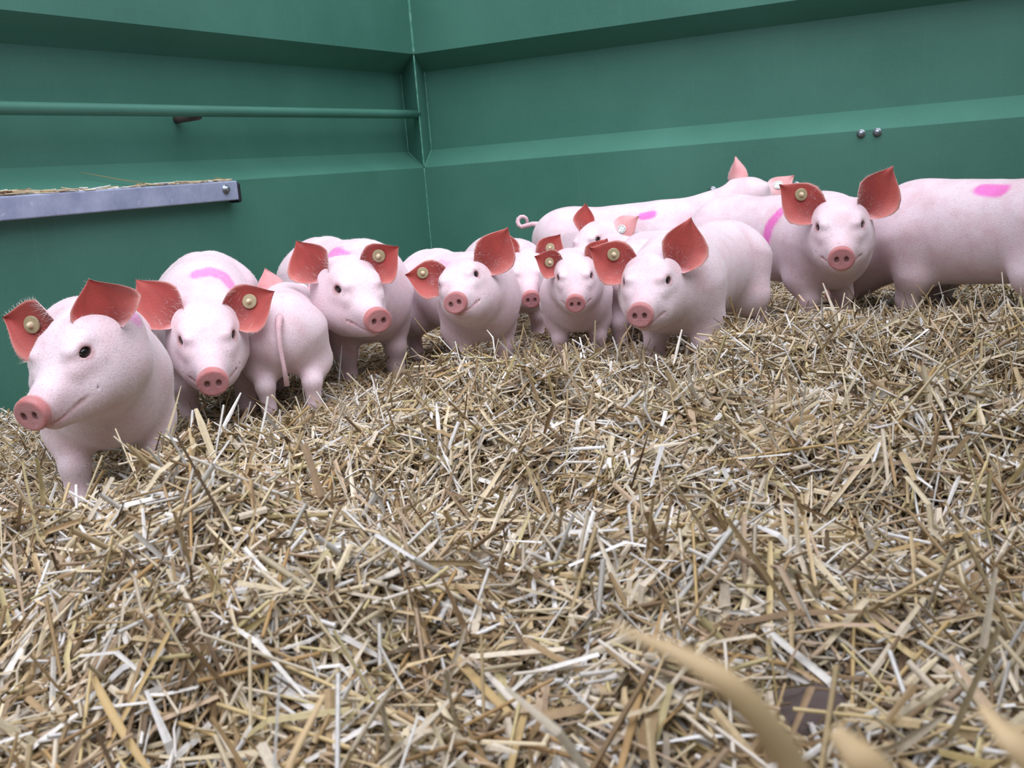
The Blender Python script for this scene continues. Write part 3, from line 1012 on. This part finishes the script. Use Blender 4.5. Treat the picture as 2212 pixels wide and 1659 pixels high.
# 11
make_pig('pig with head turned forward, magenta stripe on its flank and tagged ear', 1.02, -58, -0.015, pt(1818, 560, 2.74), (-106, -14, 0), (0.30, -0.10),
         ears=(((0.50, 0.82, 0.1), (0.1, -0.1, 1), 0.128, 0.058, 0.95, 0.06), ((-0.80, 0.58, 0.05), (0.15, -0.05, 1), 0.122, 0.058, 0.9, 0.05)),
         ear_tag=(1, 0.55, -0.15), mark=dict(px=[(1678, 455), (1658, 480), (1648, 515), (1645, 528)], r=0.019), seed=11)
# 12
make_pig('pig with broad bare flank and pink patch on its back, head hidden', 1.15, 124, -0.055, None, (114, -45, 0), body=(1.33, 3.00), head_local=(0.345, 0.0, 0.21),
         ears=(((-0.5, -0.1, -0.9), (0, -1, -0.3), 0.10, 0.05, 1.0, 0.0), ((0.6, -0.1, -0.8), (0, -1, -0.3), 0.10, 0.05, 1.0, 0.0)),
         mark=dict(px=[(2125, 398), (2155, 404)], r=0.026), seed=12)
# 13
make_pig('pig with round white rump wedged behind two heads, its own head out of sight', 0.83, 78, -0.03, None, (80, -45, 0), body=(0.412, 3.19), head_local=(0.30, 0.0, 0.21), fat=0.92,
         ears=(((-0.6, -0.2, -0.8), (0, -1, -0.3), 0.09, 0.05, 1.0, 0.0), ((0.6, -0.2, -0.8), (0, -1, -0.3), 0.09, 0.05, 1.0, 0.0)), seed=13)

# ------------------------------------------------------------------ straw
PAL = np.array([srgb(*c) for c in [(232, 218, 194), (210, 186, 144), (244, 240, 232), (180, 152, 112), (226, 210, 176), (148, 122, 90), (216, 200, 150), (204, 178, 148), (250, 248, 244), (122, 100, 76), (178, 158, 108)]])
PALW = np.array([.18, .13, .12, .11, .15, .07, .05, .11, .05, .03, .02]); PALW /= PALW.sum()


def straw_mass(n, region, seed, sides, rings, len_rng, wid_rng, depth_rng, tilt_sd, flat, up_frac=0.0, dens=None):
    """n stalks as arrays: verts, quads, colours"""
    r = np.random.default_rng(seed)
    (x0, x1), (y0, y1) = region
    X = r.uniform(x0, x1, n * 3); Y = r.uniform(y0, y1, n * 3)
    if dens is not None:
        keep = r.random(n * 3) < dens(X, Y)
        X, Y = X[keep], Y[keep]
    k = inside(X, Y, 0.06); X, Y = X[k][:n], Y[k][:n]
    n = len(X)
    az = r.uniform(0, 2 * np.pi, n)
    tilt = r.normal(0, tilt_sd, n)
    up = r.random(n) < up_frac
    tilt = np.where(up, r.uniform(0.5, 1.25, n), tilt)
    L = np.exp(r.uniform(np.log(len_rng[0]), np.log(len_rng[1]), n)); w = r.uniform(*wid_rng, n) * np.where(r.random(n) < .12, 1.6, 1)
    e = 0.03
    gx = (ground_z(X + e, Y) - ground_z(X - e, Y)) / (2 * e); gy = (ground_z(X, Y + e) - ground_z(X, Y - e)) / (2 * e)
    d = np.stack([np.cos(az) * np.cos(tilt), np.sin(az) * np.cos(tilt), np.sin(tilt) + (gx * np.cos(az) + gy * np.sin(az)) * np.cos(tilt)], 1)
    d /= np.linalg.norm(d, axis=1)[:, None]
    z = ground_z(X, Y) + r.uniform(*depth_rng, n) + np.where(up, 0.42 * L * np.sin(tilt), 0)
    P = np.stack([X, Y, z], 1)
    a = np.cross(d, np.array([0, 0, 1.0])); a /= np.linalg.norm(a, axis=1)[:, None] + 1e-9
    b = np.cross(a, d)
    ro = r.uniform(0, 2 * np.pi, n) if not flat else r.normal(0, 0.7, n)
    a, b = a * np.cos(ro)[:, None] + b * np.sin(ro)[:, None], -a * np.sin(ro)[:, None] + b * np.cos(ro)[:, None]
    bend = r.normal(0, 0.05 if not flat else 0.14, n) * L
    kink = r.uniform(0.25, 0.75, n)
    verts = []
    for i in range(rings):
        t = i / (rings - 1)
        if rings == 3 and i == 1:
            off = bend; t = kink
        else:
            off = np.zeros(n)
        c = P + d * (L * (t - 0.5))[:, None] + b * off[:, None]
        if flat:
            tw = np.where(np.full(n, i in (0, rings - 1)), r.uniform(0.25, 1.0, n), 1.0)
            verts += [c - a * (w * tw / 2)[:, None], c + b * (w * 0.22 * tw)[:, None], c + a * (w * tw / 2)[:, None]]
        else:
            for s_ in range(sides):
                an = 2 * math.pi * s_ / sides
                verts.append(c + (a * math.cos(an) + b * math.sin(an)) * (w / 2)[:, None])
    m_ = 3 if flat else sides
    V = np.stack(verts, 1)                       # n, rings*m, 3
    q = []
    for i in range(rings - 1):
        for s_ in range(m_ - 1 if flat else m_):
            s2 = (s_ + 1) % m_
            q.append((i * m_ + s_, i * m_ + s2, (i + 1) * m_ + s2, (i + 1) * m_ + s_))
    Q = np.array(q)[None] + (np.arange(n) * rings * m_)[:, None, None]
    col = PAL[r.choice(len(PAL), n, p=PALW)] * r.uniform(0.66, 0.98, n)[:, None]
    Cc = np.repeat(col, rings * m_, axis=0)
    vr = V.reshape(-1, 3)
    Cc = Cc * r.uniform(0.9, 1.06, len(Cc))[:, None]
    return vr, Q.reshape(-1, 4), Cc, np.full(len(Q) * len(q), not flat)


def joined(name, parts):
    off = 0; Vs, Qs, Cs, Ss = [], [], [], []
    for v, q, c, sm in parts:
        Vs.append(v); Qs.append(q + off); Cs.append(c); Ss.append(sm); off += len(v)
    return mesh_np(name, np.concatenate(Vs), np.concatenate(Qs), mats=[M['straw']], cols=np.concatenate(Cs), smooth=np.concatenate(Ss))


parts = []
# the matted lower layer
NX, NY = 150, 150
gx, gy = np.meshgrid(np.linspace(-2.2, 2.9, NX), np.linspace(-0.9, 4.9, NY), indexing='ij')
ins = inside(gx, gy, 0.012)
gv = np.stack([gx, gy, ground_z(gx, gy) - 0.022], -1).reshape(-1, 3)
ii, jj = np.meshgrid(np.arange(NX - 1), np.arange(NY - 1), indexing='ij')
okc = (ins[:-1, :-1] & ins[1:, :-1] & ins[1:, 1:] & ins[:-1, 1:])
ii, jj = ii[okc], jj[okc]
gq = np.stack([ii * NY + jj, (ii + 1) * NY + jj, (ii + 1) * NY + jj + 1, ii * NY + jj + 1], 1)
gc = np.tile(np.array(srgb(128, 100, 62)), (len(gv), 1)) * _rng.uniform(0.7, 1.15, len(gv))[:, None]
parts.append((gv, gq, gc, np.ones(len(gq), bool)))
view = lambda X, Y: np.where(np.abs(X) < 0.30 + 0.55 * Y, 1.0, 0.15)
parts.append(straw_mass(34000, ((-1.25, 1.35), (0.45, 1.75)), 11, 4, 2, (0.024, 0.135), (0.0018, 0.0042), (-0.02, 0.012), 0.30, False, 0.032, view))
parts.append(straw_mass(22000, ((-1.25, 1.35), (0.45, 1.75)), 12, 3, 3, (0.028, 0.130), (0.0032, 0.0076), (-0.016, 0.014), 0.30, True, 0.03, view))
parts.append(straw_mass(30000, ((-1.7, 1.9), (1.7, 3.0)), 13, 3, 2, (0.030, 0.145), (0.0020, 0.0046), (-0.02, 0.012), 0.32, False, 0.05))
parts.append(straw_mass(16000, ((-1.7, 1.9), (1.7, 3.0)), 14, 3, 3, (0.032, 0.135), (0.0032, 0.0076), (-0.016, 0.014), 0.32, True, 0.04))
parts.append(straw_mass(14000, ((-1.7, 2.0), (2.9, 4.8)), 15, 3, 2, (0.03, 0.11), (0.0024, 0.0050), (-0.018, 0.012), 0.3, False, 0.03))
parts.append(straw_mass(6000, ((-1.9, 2.3), (-0.8, 0.5)), 16, 3, 2, (0.03, 0.11), (0.0024, 0.0050), (-0.018, 0.012), 0.3, False, 0.03))
parts.append(straw_mass(15000, ((1.15, 2.8), (-0.6, 3.9)), 18, 3, 2, (0.03, 0.13), (0.0024, 0.0056), (-0.018, 0.012), 0.3, False, 0.03))
parts.append(straw_mass(5000, ((-2.1, -1.1), (0.2, 2.0)), 19, 3, 2, (0.03, 0.13), (0.0024, 0.0056), (-0.018, 0.012), 0.3, False, 0.03))
# fine chaff
parts.append(straw_mass(26000, ((-1.3, 1.4), (0.45, 2.6)), 17, 3, 2, (0.008, 0.04), (0.0006, 0.0014), (-0.012, 0.014), 0.45, False, 0.05, view))
sb = link('straw_bedding', joined('straw_bedding', parts))
tag(sb, 'deep bedding of chopped pale golden straw heaped across the trailer floor', 'straw', kind='stuff')

# ------------------------------------------------------------------ single stalks that stand out from the bedding
def ribbon_arrays(path, widths, side, crease=0.2):
    path = np.asarray(path, float); n = len(path)
    tan = np.gradient(path, axis=0); tan /= np.linalg.norm(tan, axis=1)[:, None]
    v = []
    sd = np.asarray(side, float)
    for i in range(n):
        a = sd - tan[i] * (sd @ tan[i]); a /= np.linalg.norm(a)
        b_ = np.cross(a, tan[i])
        w = widths[i]
        v += [path[i] - a * w / 2, path[i] + b_ * w * crease, path[i] + a * w / 2,
              path[i] + a * w / 2 - b_ * 0.0006, path[i] + b_ * (w * crease - 0.0006), path[i] - a * w / 2 - b_ * 0.0006]
    q = []
    for i in range(n - 1):
        for k in range(6):
            a, b2 = i * 6 + k, i * 6 + (k + 1) % 6
            q.append((a, b2, b2 + 6, a + 6))
    for o_ in (0, (n - 1) * 6):
        q += [(o_, o_ + 1, o_ + 4, o_ + 5), (o_ + 1, o_ + 2, o_ + 3, o_ + 4)]
    return np.array(v), q


def stalk_variants():
    r = np.random.default_rng(21)
    out = []
    for k in range(12):
        L = 1.0
        t = np.linspace(-0.5, 0.5, 8)
        if k % 3 < 2:        # round hollow stem with a node
            bend = r.normal(0, 0.05); kk = r.uniform(-0.2, 0.2)
            path = np.stack([t, np.zeros(8), -np.abs(t - kk) * abs(bend) * (1.6 if k % 4 == 0 else 0.4)], 1)
            rad = np.full(8, 0.0185); rad[3] = 0.0235
            v, q, tr = tube_arrays(path, rad, 6)
        else:                # split leaf blade
            path = np.stack([t, 0.05 * r.normal() * t ** 2, r.normal(0, 0.12) * (t + 0.5) ** 2], 1)
            wd = 0.075 * np.interp(t, [-0.5, -0.3, 0.2, 0.5], [0.6, 1.0, 0.8, 0.15])
            v, q = ribbon_arrays(path, wd, (0, 1, 0)); tr = None
        out.append(mesh_np('straw_stalk', v, q, tr, mats=[M['stalk']]))
    return out


VAR = stalk_variants()
LEAVES = {VAR[k].name for k in range(12) if k % 3 == 2}
STALK_COL = [('cream', srgb(218, 202, 170)), ('pale golden', srgb(196, 170, 120)), ('bleached white', srgb(232, 226, 214)), ('tan', srgb(178, 146, 100)),
             ('straw-yellow', srgb(212, 192, 144)), ('dull brown', srgb(138, 110, 74))]
r = np.random.default_rng(77)
cnt = 0
tries = 0
while cnt < 290 and tries < 6000:
    tries += 1
    Yv = 0.62 + 2.1 * r.random() ** 1.5
    Xv = r.uniform(-0.32 - 0.50 * Yv, 0.05 + 0.48 * Yv)
    crest = float(np.interp(Xv, CREST[:, 0], CREST[:, 1]))
    if Yv > crest + 0.12: continue
    near_crest = Yv > crest - 0.35
    L = float(np.exp(r.uniform(math.log(0.085), math.log(0.21))))
    up = r.random() < (0.30 if near_crest else 0.08)
    tilt = r.uniform(0.5, 1.15) if up else r.normal(0, 0.10)
    az = r.uniform(0, 2 * math.pi)
    z = float(ground_z(Xv, Yv)) + (0.36 * L * math.sin(tilt) if up else 0.016)
    o = link('straw_stalk', VAR[int(r.integers(len(VAR)))], None, (Xv, Yv, z))
    wsc = float(r.uniform(0.085, 0.13)) * min(1.0, 0.45 + 0.45 * Yv)
    ci = int(r.choice(6, p=[.25, .2, .18, .16, .13, .08])); cname, crgb = STALK_COL[ci]
    o.color = (*crgb, 1)
    leaf = 'straw leaf' if o.data.name in LEAVES else 'straw stem'
    o.scale = (L, wsc, wsc)
    e = 0.04
    sl = 0 if up else float(ground_z(Xv + e * math.cos(az), Yv + e * math.sin(az)) - ground_z(Xv - e * math.cos(az), Yv - e * math.sin(az))) / (2 * e)
    o.rotation_euler = (float(r.uniform(-0.6, 0.6)), -tilt - math.atan(sl), az)
    size = 'long' if L > 0.155 else 'short' if L < 0.11 else 'midsize'
    where = ('close to the pigs' if near_crest else 'away from the pigs')
    form = 'leaf' if leaf == 'straw leaf' else 'stem'
    pose = 'sticking up from' if up else 'lying on'
    tag(o, f'{size} {cname} straw {form} {pose} the bedding {where}', 'straw', f'{cname} loose straw {pose} the bedding')
    cnt += 1


def blade(label, pts, widths, side, mat='fore'):
    pts = np.array(pts)
    n = 22
    tt = np.linspace(0, len(pts) - 1, n)
    # smooth the path
    P = np.stack([np.interp(tt, np.arange(len(pts)), pts[:, i]) for i in range(3)], 1)
    for _ in range(3): P[1:-1] = (P[:-2] + 2 * P[1:-1] + P[2:]) / 4
    w = np.interp(tt, np.arange(len(pts)), widths)
    base = P[0].copy()
    v, q = ribbon_arrays(P - base, w, side, 0.12)
    o = link('loose_straw', mesh_np('loose_straw', v, q, mats=[M[mat]]), None, base)
    tag(o, label, 'straw')
    return o


# stalks rising just in front of the camera, out of focus
blade('big bent straw blade rising close up, blurred, its tip hanging over', [(0.075, 0.24, 0.10), pt(1790, 1760, 0.215), pt(1650, 1560, 0.21), pt(1570, 1468, 0.21), pt(1450, 1400, 0.215), pt(1320, 1350, 0.22)],
      [0.006, 0.0075, 0.0068, 0.0058, 0.0038, 0.001], RIGHT)
blade('short broad blurred straw blade standing up beside the dark clod', [(0.12, 0.26, 0.10), pt(1960, 1760, 0.23), pt(1870, 1650, 0.23), pt(1800, 1575, 0.235)], [0.008, 0.010, 0.009, 0.004], RIGHT)
blade('blurred pale straw blade leaning in from the edge of the bedding', [(0.19, 0.25, 0.12), pt(2300, 1700, 0.235), pt(2190, 1600, 0.24), pt(2120, 1525, 0.25)], [0.008, 0.009, 0.008, 0.003], RIGHT)
blade('slim greyish straw stalk slanting up from the bedding, slightly blurred', [(-0.14, 0.52, 0.085), pt(615, 1670, 0.56), pt(660, 1580, 0.575), pt(700, 1500, 0.59)], [0.005, 0.0045, 0.004, 0.003], RIGHT)
blade('bleached white bent straw lying across the middle of the bedding', [pt(530, 1112, 1.50), pt(620, 1106, 1.49), pt(716, 1106, 1.47), pt(724, 1140, 1.45), pt(726, 1200, 1.42)], [0.006, 0.0065, 0.0065, 0.005, 0.003], (0.2, 0.6, 0.6), 'bleach')
blade('dull brown straw stem standing upright among pale straw', [pt(676, 1290, 1.27), pt(660, 1200, 1.28), pt(650, 1100, 1.30), pt(640, 1050, 1.32)], [0.007, 0.008, 0.007, 0.005], RIGHT, 'brown')
blade('flat pale straw piece bent at a right angle on the slope', [pt(1842, 1106, 1.75), pt(1920, 1100, 1.74), pt(1988, 1095, 1.73), pt(1984, 1130, 1.72), pt(1980, 1158, 1.71)], [0.007, 0.009, 0.008, 0.005, 0.003], (0.2, 0.6, 0.6), 'bleach')
blade('pale slender straw pointing up before the nose of a tagged pig', [pt(1455, 790, 2.15), pt(1464, 750, 2.16), pt(1473, 712, 2.17)], [0.0055, 0.006, 0.003], RIGHT, 'bleach')

# clod of dried mud
import bmesh as _bm
bm = _bm.new(); _bm.ops.create_icosphere(bm, subdivisions=4, radius=1)
vv = np.array([x.co for x in bm.verts])
nz = hnoise(vv * 0.06, 4) * 0.28 + hnoise(vv * 0.16, 5) * 0.10
for x, k in zip(bm.verts, nz): x.co = x.co * (1 + k)
me = bpy.data.meshes.new('dirt_clod'); bm.to_mesh(me); bm.free()
me.materials.append(M['clod'])
me.polygons.foreach_set('use_smooth', np.ones(len(me.polygons), bool))
cp = pt(1745, 1578, 0.72)
cl = link('dirt_clod', me, None, (cp[0], cp[1], float(ground_z(cp[0], cp[1])) + 0.018))
cl.scale = (0.032, 0.024, 0.022)
tag(cl, 'dark lump of dried mud half buried in the straw', 'clod')

# straw caught on top of the steel rail
r = np.random.default_rng(31)
n = 170
Lp = np.where(r.random(n) < 0.35, r.normal(2.33, 0.06, n), r.uniform(1.36, 2.5, n)); Rp = r.uniform(0.004, 0.05, n)
V, Q, Cl, off = [], [], [], 0
for i in range(n):
    ln = r.uniform(0.02, 0.10); az = r.normal(0, 0.30)
    c = wp(max(Lp[i], 1.37 + ln / 2), Rp[i], 0.5405 + abs(r.normal(0, 0.0035)) + (0.008 * r.random() if abs(Lp[i] - 2.33) < 0.1 else 0))
    d = unit(LD * math.cos(az) + RD * math.sin(az) * 0.25 + np.array([0, 0, r.normal(0, 0.06)]))
    if c[2] - abs(d[2]) * ln / 2 < 0.5395: c[2] = 0.540 + abs(d[2]) * ln / 2
    v, q, t = tube_arrays([c - d * ln / 2, c + d * ln / 2], r.uniform(0.001, 0.0022), 4, False)
    V.append(v - wp(2.0, 0.03, 0.54)); Q.append(np.array(q) + off); off += len(v)
    Cl.append(np.tile(PAL[r.choice(len(PAL), p=PALW)], (len(v), 1)))
lit = link('straw_litter', mesh_np('straw_litter', np.concatenate(V), np.concatenate(Q), mats=[M['straw']], cols=np.concatenate(Cl)), None, wp(2.0, 0.03, 0.54))
tag(lit, 'dusting of short straw caught on top of the grey steel rail', 'straw', kind='stuff')
sk = wp(1.74, 0.03, 0.542)
v, q, t = tube_arrays([np.zeros(3), wp(1.86, -0.01, 0.567) - sk, wp(1.98, -0.05, 0.598) - sk], [0.0016, 0.0014, 0.0008], 5)
tag(link('straw_stalk', mesh_np('thin_stalk', v, q, t, mats=[M['brown']]), None, sk), 'thin dark straw stalk leaning from the steel rail to the wall ledge', 'straw stalk')
